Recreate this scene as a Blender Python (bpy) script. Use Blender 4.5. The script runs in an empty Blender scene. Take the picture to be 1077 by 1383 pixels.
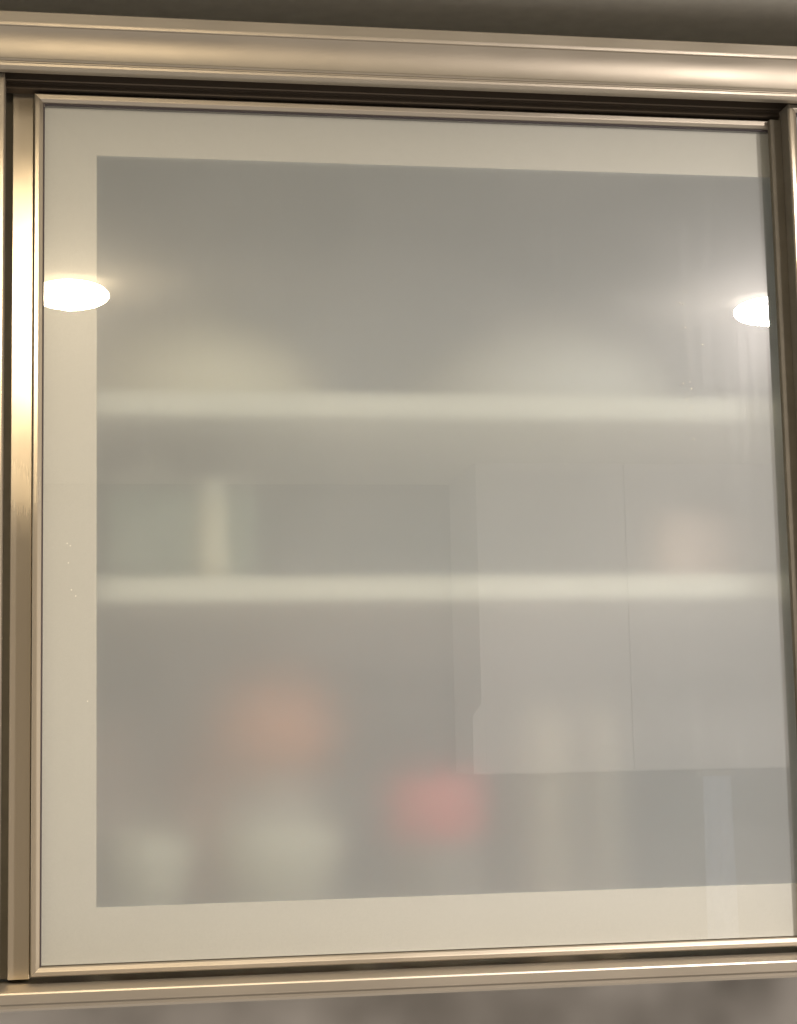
import bpy, bmesh, math, random
from mathutils import Vector, Matrix

random.seed(4)
S = bpy.context.scene
COL = S.collection

# ------------------------------------------------------------------ camera
cam_d = bpy.data.cameras.new("camera")
cam = bpy.data.objects.new("camera", cam_d)
COL.objects.link(cam)
cam_d.sensor_fit = 'VERTICAL'
cam_d.sensor_height = 36.0
cam_d.lens = 36.0 * 2450.0 / 1383.0
cam_d.clip_start = 0.02
cam_d.clip_end = 60.0
cam.matrix_world = Matrix((          # columns: right, up, backwards
    (0.986388629, -0.000534032, -0.164429884, 0.05075205),
    (-0.163148881, -0.127800718, -0.978289026, -1.49044891),
    (-0.020491819, 0.991799723, -0.126148301, 0.17666461),
    (0, 0, 0, 1)))
S.camera = cam

# ------------------------------------------------------------------ world, exposure
world = bpy.data.worlds.new("World")
S.world = world
world.use_nodes = True
bg = world.node_tree.nodes["Background"]
bg.inputs[0].default_value = (1.0, 0.90, 0.81, 1)
bg.inputs[1].default_value = 0.72
S.view_settings.view_transform = 'Standard'
S.view_settings.look = 'None'
S.view_settings.exposure = 0.12
S.view_settings.gamma = 1.0
S.render.filter_size = 1.9
S.cycles.use_denoising = True
S.cycles.max_bounces = 12
S.cycles.transparent_max_bounces = 12
S.cycles.diffuse_bounces = 6
S.cycles.sample_clamp_indirect = 6.0
LAMP_L, LAMP_R = 150.0, 340.0            # glow of the bulbs
BEAM_L, BEAM_R = 6.4, 26.0                # watts thrown downwards
LAMP_COL_L, LAMP_COL_R = (1.0, 0.80, 0.54), (1.0, 0.90, 0.84)


# ------------------------------------------------------------------ node helpers
class NT:
    def __init__(self, name):
        self.m = bpy.data.materials.new(name)
        self.m.use_nodes = True
        self.t = self.m.node_tree
        self.t.nodes.clear()
        self.out = self.t.nodes.new('ShaderNodeOutputMaterial')

    def n(self, typ, **kw):
        nd = self.t.nodes.new(typ)
        for k, v in kw.items():
            if k.startswith('_'):
                setattr(nd, k[1:], v)
            else:
                s = nd.inputs[int(k[1:])] if k[0] == 'i' and k[1:].isdigit() else nd.inputs[k.replace('__', ' ')]
                if isinstance(v, bpy.types.NodeSocket):
                    self.t.links.new(v, s)
                elif isinstance(v, tuple) and len(v) == 3 and s.type == 'RGBA':
                    s.default_value = (*v, 1)
                else:
                    s.default_value = v
        return nd

    def mix(self, fac, a, b):
        return self.n('ShaderNodeMixShader', i0=fac, i1=a, i2=b).outputs[0]

    def add(self, a, b):
        return self.n('ShaderNodeAddShader', i0=a, i1=b).outputs[0]

    def noise(self, scale, stretch=(1, 1, 1), detail=2.0):
        tc = self.n('ShaderNodeTexCoord')
        mp = self.n('ShaderNodeMapping', i0=tc.outputs['Object'])
        mp.inputs['Scale'].default_value = stretch
        return self.n('ShaderNodeTexNoise', Vector=mp.outputs[0], Scale=scale, Detail=detail).outputs['Fac']

    def ramp(self, x, lo, hi, a, b):
        r = self.n('ShaderNodeMapRange', Value=x)
        r.inputs['From Min'].default_value = lo
        r.inputs['From Max'].default_value = hi
        r.inputs['To Min'].default_value = a
        r.inputs['To Max'].default_value = b
        return r.outputs[0]

    def speckle(self, scale, col, v):
        m = self.n('ShaderNodeMix', _data_type='RGBA')
        self.t.links.new(self.ramp(self.noise(scale, (1, 1, 1), 1.0), .3, .7, 0, 1), m.inputs[0])
        m.inputs[6].default_value = (*(c * (1 - v) for c in col), 1)
        m.inputs[7].default_value = (*(c * (1 + v) for c in col), 1)
        return m.outputs[2]

    def done(self, sh):
        self.t.links.new(sh, self.out.inputs['Surface'])
        return self.m


def metal(name, col, rough, stretch, var=0.008, bump=0.0015):
    t = NT(name)
    f = t.noise(2600, stretch, 3.0)
    g = t.noise(9, (1, 1, 1), 2.0)
    r = t.n('ShaderNodeMath', _operation='ADD', i0=t.ramp(f, .3, .7, rough - var, rough + var),
            i1=t.ramp(g, .3, .7, -.04, .04)).outputs[0]
    b = t.n('ShaderNodeBump', Height=f, Strength=bump, Distance=.0005).outputs[0]
    g = t.n('ShaderNodeBsdfGlossy', _distribution='BECKMANN', Color=col, Roughness=r, Normal=b).outputs[0]
    d = t.n('ShaderNodeBsdfDiffuse', Color=tuple(c * .70 for c in col)).outputs[0]
    return t.done(t.mix(.55, d, g))


def plain(name, col, rough=.5, var=.08, scale=30, spec=.4, stretch=(1, 1, 1)):
    t = NT(name)
    f = t.noise(scale, stretch, 3.0)
    a = tuple(c * (1 - var) for c in col)
    b = tuple(min(1, c * (1 + var)) for c in col)
    m = t.n('ShaderNodeMix', _data_type='RGBA')
    t.t.links.new(t.ramp(f, .3, .7, 0, 1), m.inputs[0])
    m.inputs[6].default_value = (*a, 1)
    m.inputs[7].default_value = (*b, 1)
    p = t.n('ShaderNodeBsdfPrincipled', Base__Color=m.outputs[2], Roughness=rough)
    p.inputs['Specular IOR Level'].default_value = spec
    return t.done(p.outputs[0])


M = {}
M['alu_x'] = metal('satin_aluminium_long', (.48, .43, .355), .42, (.02, 1, 1))
M['alu_z'] = metal('satin_aluminium_tall', (.58, .51, .40), .25, (1, 1, .02))
M['track'] = metal('bronzed_track', (.16, .13, .10), .5, (.02, 1, 1))
M['gasket'] = plain('gasket_rubber', (.05, .04, .045), .6)
M['shade_fill'] = plain('shade_brown', (.12, .108, .085), .9, .08, 60, .1)  # dark brown for the strips that stand in for shade
M['black'] = plain('dark_plastic', (.03, .027, .024), .6)
M['laminate'] = plain('cabinet_laminate', (.60, .59, .57), .45, .03)
M['back'] = plain('blue_grey_backing', (.27, .33, .39), .5, .03)
M['shelf'] = plain('shelf_edge_laminate', (.86, .83, .75), .4, .03)
M['ceiling'] = plain('ceiling_paint', (.80, .78, .70), .9, .05, 60)
M['wall'] = plain('wall_paint', (.55, .52, .46), .9, .05, 60)
M['added_wall'] = plain('added_wall_dark', (.26, .25, .24), .8, .15, 6)
M['cloth'] = plain('pale_blue_cloth', (.50, .57, .70), .8, .1, 40)
M['cupboard'] = plain('cupboard_lacquer', (.80, .79, .77), .4, .02)
M['white'] = plain('white_glaze', (.84, .82, .72), .3, .04)
M['cream'] = plain('cream_glaze', (.80, .74, .60), .35, .04)
M['red'] = plain('red_plastic', (.72, .16, .18), .4, .08)
M['orange'] = plain('orange_card', (.74, .31, .19), .5, .3, 18)
M['orange2'] = plain('rust_card', (.58, .30, .24), .5, .3, 18)
M['pink'] = plain('pink_glaze', (.78, .60, .57), .4, .08)
M['grey'] = plain('grey_tin', (.20, .20, .19), .4, .1)
M['greengrey'] = plain('grey_green_plastic', (.20, .25, .22), .4, .1)
M['beige'] = plain('beige_card', (.56, .51, .43), .6, .1)


def make_border_mat():
    t = NT('satin_border_metal')
    f = t.noise(2600, (1, 1, 1), 2.0)
    d = t.n('ShaderNodeBsdfDiffuse', Color=t.speckle(1000, (.505, .49, .475), .035)).outputs[0]
    b = t.n('ShaderNodeBump', Height=f, Strength=.15, Distance=.0004).outputs[0]
    g = t.n('ShaderNodeBsdfGlossy', Color=(.74, .70, .63), Roughness=.5, Normal=b).outputs[0]
    return t.done(t.mix(.14, d, g))


def make_glass_front():
    """polished outer face: mirrors the lamps, with a thin film of grease that scatters a little"""
    t = NT('polished_glass_face')
    ge = t.n('ShaderNodeNewGeometry')
    c = t.n('ShaderNodeVectorMath', _operation='DOT_PRODUCT', i0=ge.outputs['Incoming'], i1=ge.outputs['Normal']).outputs['Value']
    c = t.n('ShaderNodeMath', _operation='ABSOLUTE', i0=c).outputs[0]
    c = t.n('ShaderNodeMath', _operation='SUBTRACT', i0=1.0, i1=c).outputs[0]
    c = t.n('ShaderNodeMath', _operation='POWER', i0=c, i1=5.0).outputs[0]
    fr = t.n('ShaderNodeMath', _operation='MULTIPLY_ADD', i0=c, i1=.915, i2=.085).outputs[0]   # Schlick, both sides alike
    tr = t.n('ShaderNodeBsdfTransparent', Color=(.95, .965, .95)).outputs[0]
    gl = t.n('ShaderNodeBsdfGlossy', Color=(1, 1, 1), Roughness=.0).outputs[0]
    film = t.n('ShaderNodeBsdfGlossy', _distribution='BECKMANN', Color=(1, 1, 1), Roughness=.62).outputs[0]
    halo = t.n('ShaderNodeBsdfGlossy', Color=(1, 1, 1), Roughness=.24).outputs[0]
    sm = t.noise(5, (1.0, 1, 2.0), 3.0)                          # patchy grease
    tc = t.n('ShaderNodeTexCoord')
    mp = t.n('ShaderNodeMapping', i0=tc.outputs['Object'])
    mp.inputs['Rotation'].default_value = (0, math.radians(14), 0)
    mp.inputs['Scale'].default_value = (90, 1, 4)
    wp = t.n('ShaderNodeTexNoise', Vector=mp.outputs[0], Scale=1.0, Detail=2.0).outputs['Fac']   # wipe marks
    k = t.n('ShaderNodeMath', _operation='ADD', i0=t.ramp(sm, .35, .7, .030, .055), i1=t.ramp(wp, .52, .75, 0, .007)).outputs[0]
    h = t.n('ShaderNodeMath', _operation='ADD', i0=.006, i1=t.ramp(wp, .52, .75, 0, .0016)).outputs[0]
    return t.done(t.mix(h, t.mix(k, t.mix(fr, tr, gl), film), halo))


def make_frost():
    t = NT('frosted_glass_face')
    grain = t.noise(1500, (1, 1, 1), 2.0)
    b = t.n('ShaderNodeBump', Height=grain, Strength=.12, Distance=.0003).outputs[0]
    d = t.n('ShaderNodeBsdfDiffuse', Color=t.speckle(1000, (.695, .738, .785), .055)).outputs[0]
    tl = t.n('ShaderNodeBsdfTranslucent', Color=(.86, .88, .90)).outputs[0]
    rf = t.n('ShaderNodeBsdfRefraction', Color=(.92, .97, .97), IOR=1.17, Roughness=.92).outputs[0]
    gl = t.n('ShaderNodeBsdfGlossy', Color=(.8, .8, .78), Roughness=.6, Normal=b).outputs[0]
    veil = t.mix(.52, t.mix(.12, d, gl), tl)
    return t.done(t.mix(.53, veil, rf))


def make_clear():
    t = NT('clear_glass_back')
    return t.done(t.n('ShaderNodeBsdfTransparent', Color=(.97, .98, .97)).outputs[0])


def make_emit(name, col, s):
    t = NT(name)
    return t.done(t.n('ShaderNodeEmission', Color=col, Strength=s).outputs[0])


M['border'] = make_border_mat()
M['glass'] = make_glass_front()
M['frost'] = make_frost()
M['clear'] = make_clear()


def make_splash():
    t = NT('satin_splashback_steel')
    f = t.noise(1.0, (7, 1, 7), 2.5)  # blotchy tones painted in place of blurred room reflections
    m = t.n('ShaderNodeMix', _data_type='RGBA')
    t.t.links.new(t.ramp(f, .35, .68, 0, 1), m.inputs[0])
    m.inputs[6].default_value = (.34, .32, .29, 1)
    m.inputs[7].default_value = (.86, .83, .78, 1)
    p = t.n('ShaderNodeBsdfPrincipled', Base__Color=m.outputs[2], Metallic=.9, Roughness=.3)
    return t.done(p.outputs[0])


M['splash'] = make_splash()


# ------------------------------------------------------------------ mesh helpers
def link(name, bm, mat, parent=None, smooth=False):
    bmesh.ops.recalc_face_normals(bm, faces=bm.faces)
    me = bpy.data.meshes.new(name)
    bm.to_mesh(me)
    bm.free()
    for m in (mat if isinstance(mat, (list, tuple)) else [mat]):
        me.materials.append(m)
    if smooth:
        for p in me.polygons:
            p.use_smooth = True
    o = bpy.data.objects.new(name, me)
    COL.objects.link(o)
    if parent:
        o.parent = parent
    return o


def empty(name, loc, label, cat, group=None):
    o = bpy.data.objects.new(name, None)
    COL.objects.link(o)
    o.location = loc
    o.empty_display_size = .05
    o['label'] = label
    o['category'] = cat
    if group:
        o['group'] = group
    return o


def box_bm(x0, x1, y0, y1, z0, z1, bev=0.0, bm=None):
    bm = bm or bmesh.new()
    vs = [bm.verts.new((x, y, z)) for x in (x0, x1) for y in (y0, y1) for z in (z0, z1)]
    fs = [(0, 1, 3, 2), (4, 6, 7, 5), (0, 4, 5, 1), (2, 3, 7, 6), (0, 2, 6, 4), (1, 5, 7, 3)]
    faces = [bm.faces.new([vs[i] for i in f]) for f in fs]
    if bev:
        es = list({e for f in faces for e in f.edges})
        bmesh.ops.bevel(bm, geom=es, offset=bev, segments=2, profile=.5, affect='EDGES')
    return bm


def prism_x(profile, x0, x1):
    """extrude a closed (y, z) outline along x"""
    bm = bmesh.new()
    a = [bm.verts.new((x0, y, z)) for y, z in profile]
    b = [bm.verts.new((x1, y, z)) for y, z in profile]
    n = len(profile)
    for i in range(n):
        bm.faces.new((a[i], a[(i + 1) % n], b[(i + 1) % n], b[i]))
    bm.faces.new(a[::-1])
    bm.faces.new(b)
    return bm


def lathe(profile, seg=48, bm=None, c=(0, 0, 0)):
    bm = bm or bmesh.new()
    rings = []
    for r, z in profile:
        if r < 1e-6:
            rings.append([bm.verts.new((c[0], c[1], c[2] + z))])
        else:
            rings.append([bm.verts.new((c[0] + r * math.cos(2 * math.pi * i / seg),
                                        c[1] + r * math.sin(2 * math.pi * i / seg), c[2] + z)) for i in range(seg)])
    for a, b in zip(rings, rings[1:]):
        for i in range(seg):
            j = (i + 1) % seg
            if len(a) == 1 and len(b) == 1:
                continue
            if len(a) == 1:
                bm.faces.new((a[0], b[j], b[i]))
            elif len(b) == 1:
                bm.faces.new((a[i], a[j], b[0]))
            else:
                bm.faces.new((a[i], a[j], b[j], b[i]))
    return bm


def arc(y0, z0, y1, z1, sag, n=14):
    """points from (y0,z0) to (y1,z1), bowed by sag to the right hand (towards +y when going down)"""
    out = []
    dy, dz = y1 - y0, z1 - z0
    L = math.hypot(dy, dz)
    ny, nz = -dz / L, dy / L
    for i in range(n + 1):
        u = i / n
        s = sag * 4 * u * (1 - u)
        out.append((y0 + dy * u + ny * s, z0 + dz * u + nz * s))
    return out


def frame_piece(side, x0, x1, z0, z1, prof):
    """mitred frame bar with outline prof = [(inset from the outer edge, y)]"""
    bm = bmesh.new()
    A, B = [], []
    for t, y in prof:
        c = {'left': ((x0 + t, y, z0 + t), (x0 + t, y, z1 - t)),
             'right': ((x1 - t, y, z0 + t), (x1 - t, y, z1 - t)),
             'bottom': ((x0 + t, y, z0 + t), (x1 - t, y, z0 + t)),
             'top': ((x0 + t, y, z1 - t), (x1 - t, y, z1 - t))}[side]
        A.append(bm.verts.new(c[0]))
        B.append(bm.verts.new(c[1]))
    n = len(prof)
    for i in range(n):
        bm.faces.new((A[i], A[(i + 1) % n], B[(i + 1) % n], B[i]))
    bm.faces.new(A[::-1])
    bm.faces.new(B)
    return bm


# ------------------------------------------------------------------ setting
def structure(name, bm, mat):
    o = link(name, bm, mat)
    o['kind'] = 'structure'
    return o


structure('ceiling', box_bm(-2.0, 3.0, -3.2, .36, .82, .90), M['ceiling'])
structure('wall', box_bm(-2.0, 3.0, .34, .40, -1.4, .82), M['wall'])
structure('added_dark_wall', box_bm(-2.0, 3.0, -3.06, -2.96, -1.4, .82), M['added_wall'])  # unseen wall added dark to deepen what the glass mirrors below the cupboard
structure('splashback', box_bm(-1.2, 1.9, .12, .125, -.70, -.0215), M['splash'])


# ------------------------------------------------------------------ ceiling lamps (seen as reflections)
def lamp(loc, col, strength, watts, label):
    t = empty('ceiling_lamp', loc, label, 'ceiling lamp', 'lit ceiling lamps')
    prof = [(.053 * math.sin(a), -.0168 + .018 * math.cos(a)) for a in [i * math.pi / 20 for i in range(21)]]
    prof[0], prof[-1] = (0.0, .0012), (0.0, -.0348)
    link('bulb', lathe(prof), make_emit('lit_bulb', col, strength), t, True)
    a = bpy.data.lights.new('beam', 'AREA')
    a.shape = 'DISK'
    a.size = .03
    a.energy = watts
    a.color = col
    ao = bpy.data.objects.new('beam', a)
    COL.objects.link(ao)
    ao.parent = t
    ao.location = (0, 0, -.0354)
    return t


lamp((.016, -1.012, .82), LAMP_COL_L, LAMP_L, BEAM_L, 'round lit ceiling lamp mirrored at the left edge of the glass door')
lamp((1.041, -1.027, .82), LAMP_COL_R, LAMP_R, BEAM_R, 'round lit ceiling lamp mirrored at the right edge of the glass door')

# ------------------------------------------------------------------ the cabinet
cab = empty('wall_cabinet', (0, 0, 0), 'wall cabinet with aluminium frame and sliding frosted glass doors', 'cabinet')
X0, X1 = -.75, 1.45
# cornice: lip, bead, cove, fillet, groove, lower bead
cor = [(-.012, .7700), (-.0548, .7706), (-.0556, .7698), (-.0562, .7612), (-.0560, .7606), (-.0557, .7588), (-.0552, .7584), (-.0540, .7583)]
cor += arc(-.0535, .7580, -.0482, .7340, .0019, 24)
cor += [(-.0488, .7334), (-.0490, .7324), (-.0486, .7316), (-.0478, .7311), (-.0478, .7304), (-.0488, .7300),
        (-.0492, .7290), (-.0490, .7272), (-.0482, .7256), (-.0466, .7246), (-.0440, .7243), (-.0380, .7250),
        (-.0370, .7450), (-.012, .7450)]
link('cornice', prism_x(cor, X0, X1), M['alu_x'], cab, False)
# recessed double track
trk = [(.020, .7460), (-.0365, .7460), (-.0365, .7400), (-.0345, .7400), (-.0345, .7440), (-.0100, .7440),
       (-.0100, .7300), (-.0088, .7292), (-.0088, .7278), (-.0074, .7274), (-.0074, .7254), (-.0092, .7247), (-.0092, .7234),
       (-.0078, .7228), (.004, .7228), (.004, .7300), (.020, .7300)]
link('track', prism_x(trk, X0, X1), M['track'], cab)
# bottom rail
rail = [(.060, -.0060), (-.0430, -.0060), (-.0446, -.0066), (-.0452, -.0078), (-.0452, -.0146), (-.0444, -.0152), (-.0430, -.0156),
        (-.0430, -.0185), (-.0415, -.0205), (.060, -.0205)]
link('bottom_rail', prism_x(rail, X0, X1), M['alu_x'], cab)
link('shade_fill', box_bm(-.0300, -.0185, .018, .034, -.0030, .7430), M['shade_fill'], cab)  # dark filler in the left slit, painting the shade of the gap
link('side_post', box_bm(-.0183, -.0012, .008, .040, -.0030, .7430, .0006), M['alu_z'], cab)
link('back_panel', box_bm(X0, X1, .318, .330, -.020, .765), M['back'], cab)
link('top_panel', box_bm(X0, X1, .0205, .317, .747, .765), M['laminate'], cab)
link('bottom_panel', box_bm(X0, X1, .061, .317, -.020, -.002), M['laminate'], cab)
link('side_panel', box_bm(-.0182, -.0012, .0405, .317, -.001, .746), M['laminate'], cab)
link('side_panel', box_bm(.760, .777, .0405, .317, -.001, .746), M['laminate'], cab)
for z in (.4565, .2975):
    link('shelf', box_bm(-.001, .7595, .036, .317, z, z + .021, .0015), M['shelf'], cab)

PROF = [(0, .018), (0, -.0052), (.0008, -.0060), (.0036, -.0060), (.0044, -.0058), (.0066, -.0044), (.0070, -.0038), (.0070, .018)]


def sliding_door(x0, x1, z0, z1, y, full=True, label=None):
    d = bpy.data.objects.new('sliding_door', None)
    COL.objects.link(d)
    d.parent = cab
    d.location = (0, y, 0)
    if label:
        d['label'] = label
    for side in ('left', 'right', 'top', 'bottom'):
        nm = 'stile' if side in ('left', 'right') else 'rail'
        link(nm, frame_piece(side, x0, x1, z0, z1, PROF), M['alu_z' if nm == 'stile' else 'alu_x'], d)
    g = .0071
    # rubber seal between frame and glass
    bm = bmesh.new()
    for s in ((x0 + g, x0 + g + .0011, z0 + g, z1 - g), (x1 - g - .0011, x1 - g, z0 + g, z1 - g),
              (x0 + g + .0011, x1 - g - .0011, z1 - g - .0011, z1 - g)):
        box_bm(s[0], s[1], -.0022, .0042, s[2], s[3], 0, bm)
    link('gasket', bm, M['gasket'], d)
    # pane: polished front, back frosted inside the border, clear over it
    a0, a1, c0, c1 = x0 + g + .0012, x1 - g - .0012, z0 + g + .0012, z1 - g - .0012
    i0, i1, k0, k1 = x0 + .0512, x1 - .0512, z0 + .0514, z1 - .0487
    bm = bmesh.new()
    F = [bm.verts.new(p) for p in ((a0, 0, c0), (a1, 0, c0), (a1, 0, c1), (a0, 0, c1))]
    Bk = [bm.verts.new(p) for p in ((a0, .004, c0), (a1, .004, c0), (a1, .004, c1), (a0, .004, c1))]
    In = [bm.verts.new(p) for p in ((i0, .004, k0), (i1, .004, k0), (i1, .004, k1), (i0, .004, k1))]
    bm.faces.new(F)
    for i in range(4):
        j = (i + 1) % 4
        bm.faces.new((F[i], F[j], Bk[j], Bk[i]))
        bm.faces.new((Bk[i], Bk[j], In[j], In[i])).material_index = 2
    bm.faces.new(In).material_index = 1
    link('glass_pane', bm, [M['glass'], M['frost'], M['clear']], d)
    # border frame glued behind the glass, mitred
    for side, w in (('left', .0512), ('right', .0512), ('top', .0487), ('bottom', .0514)):
        bm = bmesh.new()
        o, n = .0076, w
        q = {'left': ((x0 + o, z0 + o), (x0 + .0512, z0 + .0514), (x0 + .0512, z1 - .0487), (x0 + o, z1 - o)),
             'right': ((x1 - o, z0 + o), (x1 - .0512, z0 + .0514), (x1 - .0512, z1 - .0487), (x1 - o, z1 - o)),
             'top': ((x0 + o, z1 - o), (x0 + .0512, z1 - .0487), (x1 - .0512, z1 - .0487), (x1 - o, z1 - o)),
             'bottom': ((x0 + o, z0 + o), (x0 + .0512, z0 + .0514), (x1 - .0512, z0 + .0514), (x1 - o, z0 + o))}[side]
        e = .00005                                   # hairline mitre joint
        cx, cz = sum(p[0] for p in q) / 4, sum(p[1] for p in q) / 4
        if side in ('left', 'right'):
            q = [(px, pz + (e if pz < cz else -e)) for px, pz in q]
        a = [bm.verts.new((px, .0044, pz)) for px, pz in q]
        b = [bm.verts.new((px, .0125, pz)) for px, pz in q]
        for i in range(4):
            bm.faces.new((a[i], a[(i + 1) % 4], b[(i + 1) % 4], b[i]))
        bm.faces.new(a)
        bm.faces.new(b[::-1])
        link('border', bm, M['border'], d)
    return d


main = sliding_door(0, .72, 0, .72, 0)
right = sliding_door(.6515, 1.40, .0, .7272, -.025)
left = sliding_door(-.74, -.0232, .0, .7272, -.025)
link('shade_strip', box_bm(.6405, .6513, -.0130 + .025, -.0066 + .025, .004, .7190, .0008), M['shade_fill'], right)  # dark strip added as the shadow beside the right door's edge
link('side_shade', box_bm(.6506, .6514, -.0300 + .025, -.0134 + .025, .001, .7262), M['shade_fill'], right)  # dark skin that paints the door's side face as shaded
bm = bmesh.new()
for i in range(46):
    u = random.random()
    px, pz = .5625 + random.gauss(0, .0022) - .006 * u, .566 - .155 * u
    if i > 34:
        px, pz = .5625 + random.gauss(0, .02), .49 + random.gauss(0, .07)
    r = random.choice((.0003, .0004, .0004, .0006, .0008))
    lathe([(r, 0), (r * .7, r * .45), (0, r * .6)], 8, bm)
    bm.verts.ensure_lookup_table()
    for v in bm.verts[-17:]:
        x, y, z = v.co
        v.co = (px + x, -z - .00005, pz + y)
for px, pz in ((.0275, .343), (.030, .341), (.0345, .300), (.031, .305), (.044, .215), (.0285, .327), (.14, .42), (.29, .445), (.27, .46)):
    lathe([(.0005, 0), (.00035, .0002), (0, .0003)], 8, bm)
    bm.verts.ensure_lookup_table()
    for v in bm.verts[-17:]:
        x, y, z = v.co
        v.co = (px + x, -z - .00005, pz + y)
sp = link('dried_droplets', bm, M['white'], main)
sp['kind'] = 'stuff'


# ------------------------------------------------------------------ things behind the frosted glass
def bowl(loc, r, h, mat, label, group=None, foot=.45):
    o = empty('bowl', loc, label, 'bowl', group)
    prof = [(0, .0), (r * foot, 0), (r * foot, .006)]
    for i in range(1, 11):
        a = i / 10 * math.pi / 2
        prof.append((r * foot + (r - r * foot) * math.sin(a), .006 + (h - .006) * (1 - math.cos(a))))
    prof.append((r - .004, h))
    for i in range(9, -1, -1):
        a = i / 10 * math.pi / 2
        prof.append((r * foot + (r - r * foot) * math.sin(a) - .004, .011 + (h - .006) * (1 - math.cos(a))))
    prof.append((0, .011))
    link('body', lathe(prof), mat, o, True)
    return o


def dome(name, loc, r, h, mat, label, cat):
    o = empty(name, loc, label, cat)
    prof = [(0, h)]
    for i in range(1, 13):
        a = i / 12 * math.pi / 2
        prof.append((r * math.sin(a), h * math.cos(a) ** .8 if i < 12 else .0))
    link('shell', lathe(prof), mat, o, True)
    link('foot_ring', lathe([(r * .3, h * .93), (r * .3, h * 1.04), (r * .26, h * 1.04), (r * .26, h * .93)]), mat, o, True)
    return o


dome('upturned_bowl', (.475, .175, .4777), .134, .090, M['laminate'], 'wide pale dish standing at the right on the upper shelf', 'dish')
dome('upturned_bowl', (.140, .185, .4777), .128, .092, M['cream'], 'wide cream dish standing at the left on the upper shelf', 'dish')

o = empty('storage_tub', (.122, .12, .3187), 'grey green tub standing at the left on the lower shelf', 'tub')
link('body', box_bm(-.066, .066, -.05, .05, 0, .082, .008), M['greengrey'], o)
link('lid', box_bm(-.069, .069, -.053, .053, .0822, .092, .003), M['grey'], o)
link('knob', lathe([(0, .0922), (.008, .0922), (.010, .100), (.007, .104), (0, .104)]), M['white'], o, True).location = (-.025, -.02, 0)
o = empty('slim_jar', (.150, .070, .3187), 'slim cream jar in front of the grey green tub on the lower shelf', 'jar')
link('body', lathe([(0, 0), (.012, 0), (.0125, .01), (.012, .060), (.009, .068), (.009, .072), (0, .072)]), M['cream'], o, True)
link('lid', lathe([(0, .0722), (.011, .0722), (.011, .082), (.009, .084), (0, .084)]), M['white'], o, True)

o = empty('mug', (.603, .13, .3187), 'pale pink mug at the right end of the lower shelf', 'mug')
link('body', lathe([(0, 0), (.032, 0), (.036, .006), (.037, .062), (.034, .062), (.033, .008), (0, .008)]), M['pink'], o, True)
hb = bmesh.new()
for i in range(13):
    a = -math.pi / 2 + i * math.pi / 12
    cx, cz = .036 + .018 * math.cos(a), .034 + .020 * math.sin(a)
    for k in range(8):
        b = k * math.pi / 4
        hb.verts.new((cx + .004 * math.cos(a) * math.cos(b), .004 * math.sin(b), cz + .004 * math.sin(a) * math.cos(b)))
hb.verts.ensure_lookup_table()
for i in range(12):
    for k in range(8):
        hb.faces.new([hb.verts[i * 8 + k], hb.verts[i * 8 + (k + 1) % 8], hb.verts[(i + 1) * 8 + (k + 1) % 8], hb.verts[(i + 1) * 8 + k]])
link('handle', hb, M['pink'], o, True)

FL = -.0018
bowl((.094, .125, FL + .036), .042, .068, M['white'], 'small white bowl at the bottom left of the cabinet', 'white bowls on the cabinet floor')
bowl((.213, .135, FL + .034), .058, .074, M['white'], 'larger white bowl beside the small one on the cabinet floor', 'white bowls on the cabinet floor')
# the low riser tray that carries them
o = empty('riser', (.165, .15, FL), 'low pale riser under the two white bowls', 'riser')
link('board', box_bm(-.125, .125, -.085, .085, .026, .0335, .002), M['laminate'], o)
for sx in (-1, 1):
    link('leg', box_bm(sx * .110 - .008, sx * .110 + .008, -.08, .08, 0, .0258), M['laminate'], o)

o = empty('canister', (.216, .215, FL), 'tall canister with a round orange top behind the larger white bowl', 'canister')
link('body', lathe([(0, 0), (.040, 0), (.042, .004), (.042, .142), (.036, .150), (0, .150)]), M['laminate'], o, True)
link('lid', lathe([(0, .1502), (.044, .1502), (.056, .166), (.062, .190), (.058, .216), (.045, .238), (.022, .249), (0, .251)]), M['orange'], o, True)
o = empty('packet', (.150, .235, FL), 'dull reddish packet left of the orange topped canister', 'packet')
link('pouch', box_bm(-.022, .020, -.014, .014, 0, .165, .010), M['orange2'], o)
link('fold', box_bm(-.018, .016, -.004, .004, .1652, .174, .001), M['orange2'], o)
o = empty('tumbler', (.064, .235, FL), 'pink tumbler in the lower left corner behind the small bowl', 'tumbler')
link('body', lathe([(0, 0), (.018, 0), (.024, .205), (.021, .205), (.016, .01), (0, .01)]), M['pink'], o, True)

o = empty('jar', (.354, .135, FL), 'dark jar with a bright red lid in the middle of the cabinet floor', 'jar')
link('body', lathe([(0, 0), (.040, 0), (.043, .006), (.043, .082), (.036, .092), (0, .092)]), M['grey'], o, True)
link('lid', lathe([(0, .0922), (.044, .0922), (.045, .096), (.045, .146), (.042, .150), (0, .150)]), M['red'], o, True)

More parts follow.
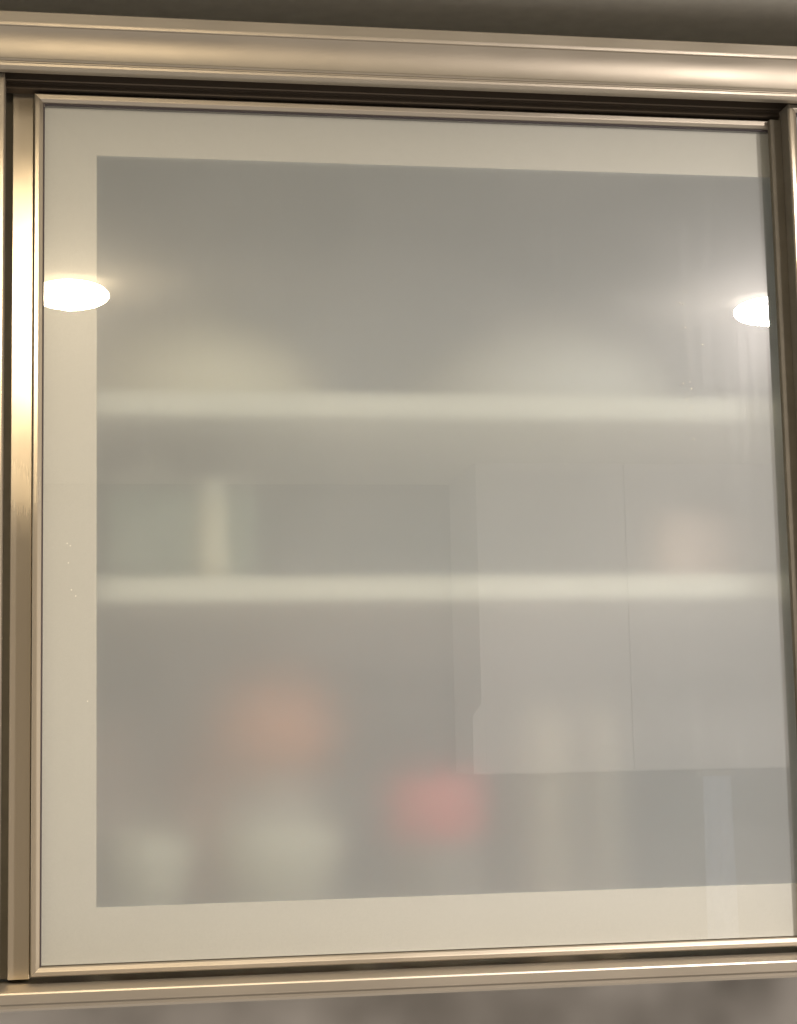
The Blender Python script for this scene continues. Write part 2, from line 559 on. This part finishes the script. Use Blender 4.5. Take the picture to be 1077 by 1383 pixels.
o = empty('carton', (.463, .17, FL), 'tall beige carton right of the red lidded jar', 'carton')
link('body', box_bm(-.016, .016, -.03, .03, 0, .200, .002), M['beige'], o)
link('cap', lathe([(0, .2002), (.008, .2002), (.008, .212), (0, .212)], 24), M['white'], o, True)
o = empty('carton', (.515, .17, FL), 'narrow beige carton, rightmost on the cabinet floor', 'carton')
link('body', box_bm(-.011, .011, -.03, .03, 0, .205, .002), M['beige'], o)
link('cap', lathe([(0, .2052), (.007, .2052), (.007, .215), (0, .215)], 24), M['white'], o, True)

# ------------------------------------------------------------------ cupboards across the room, mirrored in the glass
o = empty('opposite_cupboard', (.90, -2.6, .10), 'pale cupboard with two doors mirrored faintly in the right half of the glass', 'cupboard')
link('body', box_bm(.024, 1.2, -.33, -.022, 0, .7198), M['cupboard'], o)
bm = bmesh.new()
q = ((0, .002), (0, .135), (.022, .160), (.022, .7197), (.030, .7197), (.030, .002))
a = [bm.verts.new((x, 0, z)) for x, z in q]
b = [bm.verts.new((x, -.0212, z)) for x, z in q]
for k in range(6):
    bm.faces.new((a[k], a[(k + 1) % 6], b[(k + 1) % 6], b[k]))
bm.faces.new(a)
bm.faces.new(b[::-1])
link('end_panel', bm, M['cupboard'], o)
for k in range(3):
    link('door', box_bm((.0302 if k == 0 else .0) + k * .38, .3772 + k * .38, -.0215, 0, .002, .7197, .0008), M['cupboard'], o)

o = empty('towel', (1.472, -2.585, .085), 'narrow pale blue cloth mirrored as an upright strip near the lower right corner', 'towel')
bm = bmesh.new()
cols = []
for i in range(17):
    x = -.034 + .068 * i / 16
    yy = .006 * math.sin(i * 1.15) + .002 * math.sin(i * 2.7)
    cols.append([bm.verts.new((x * (1 + .25 * k / 12), yy + sgn, -.70 * k / 12)) for k in range(13) for sgn in (.0015, -.0015)])
for a, b in zip(cols, cols[1:]):
    for k in range(12):
        for q in (0, 1):
            bm.faces.new((a[2 * k + q], b[2 * k + q], b[2 * k + 2 + q], a[2 * k + 2 + q]))
for c in (cols[0], cols[-1]):
    for k in range(12):
        bm.faces.new((c[2 * k], c[2 * k + 1], c[2 * k + 3], c[2 * k + 2]))
link('cloth', bm, M['cloth'], o, True)
link('rail', box_bm(-.045, .045, -.009, .009, .001, .013, .003), M['alu_x'], o)
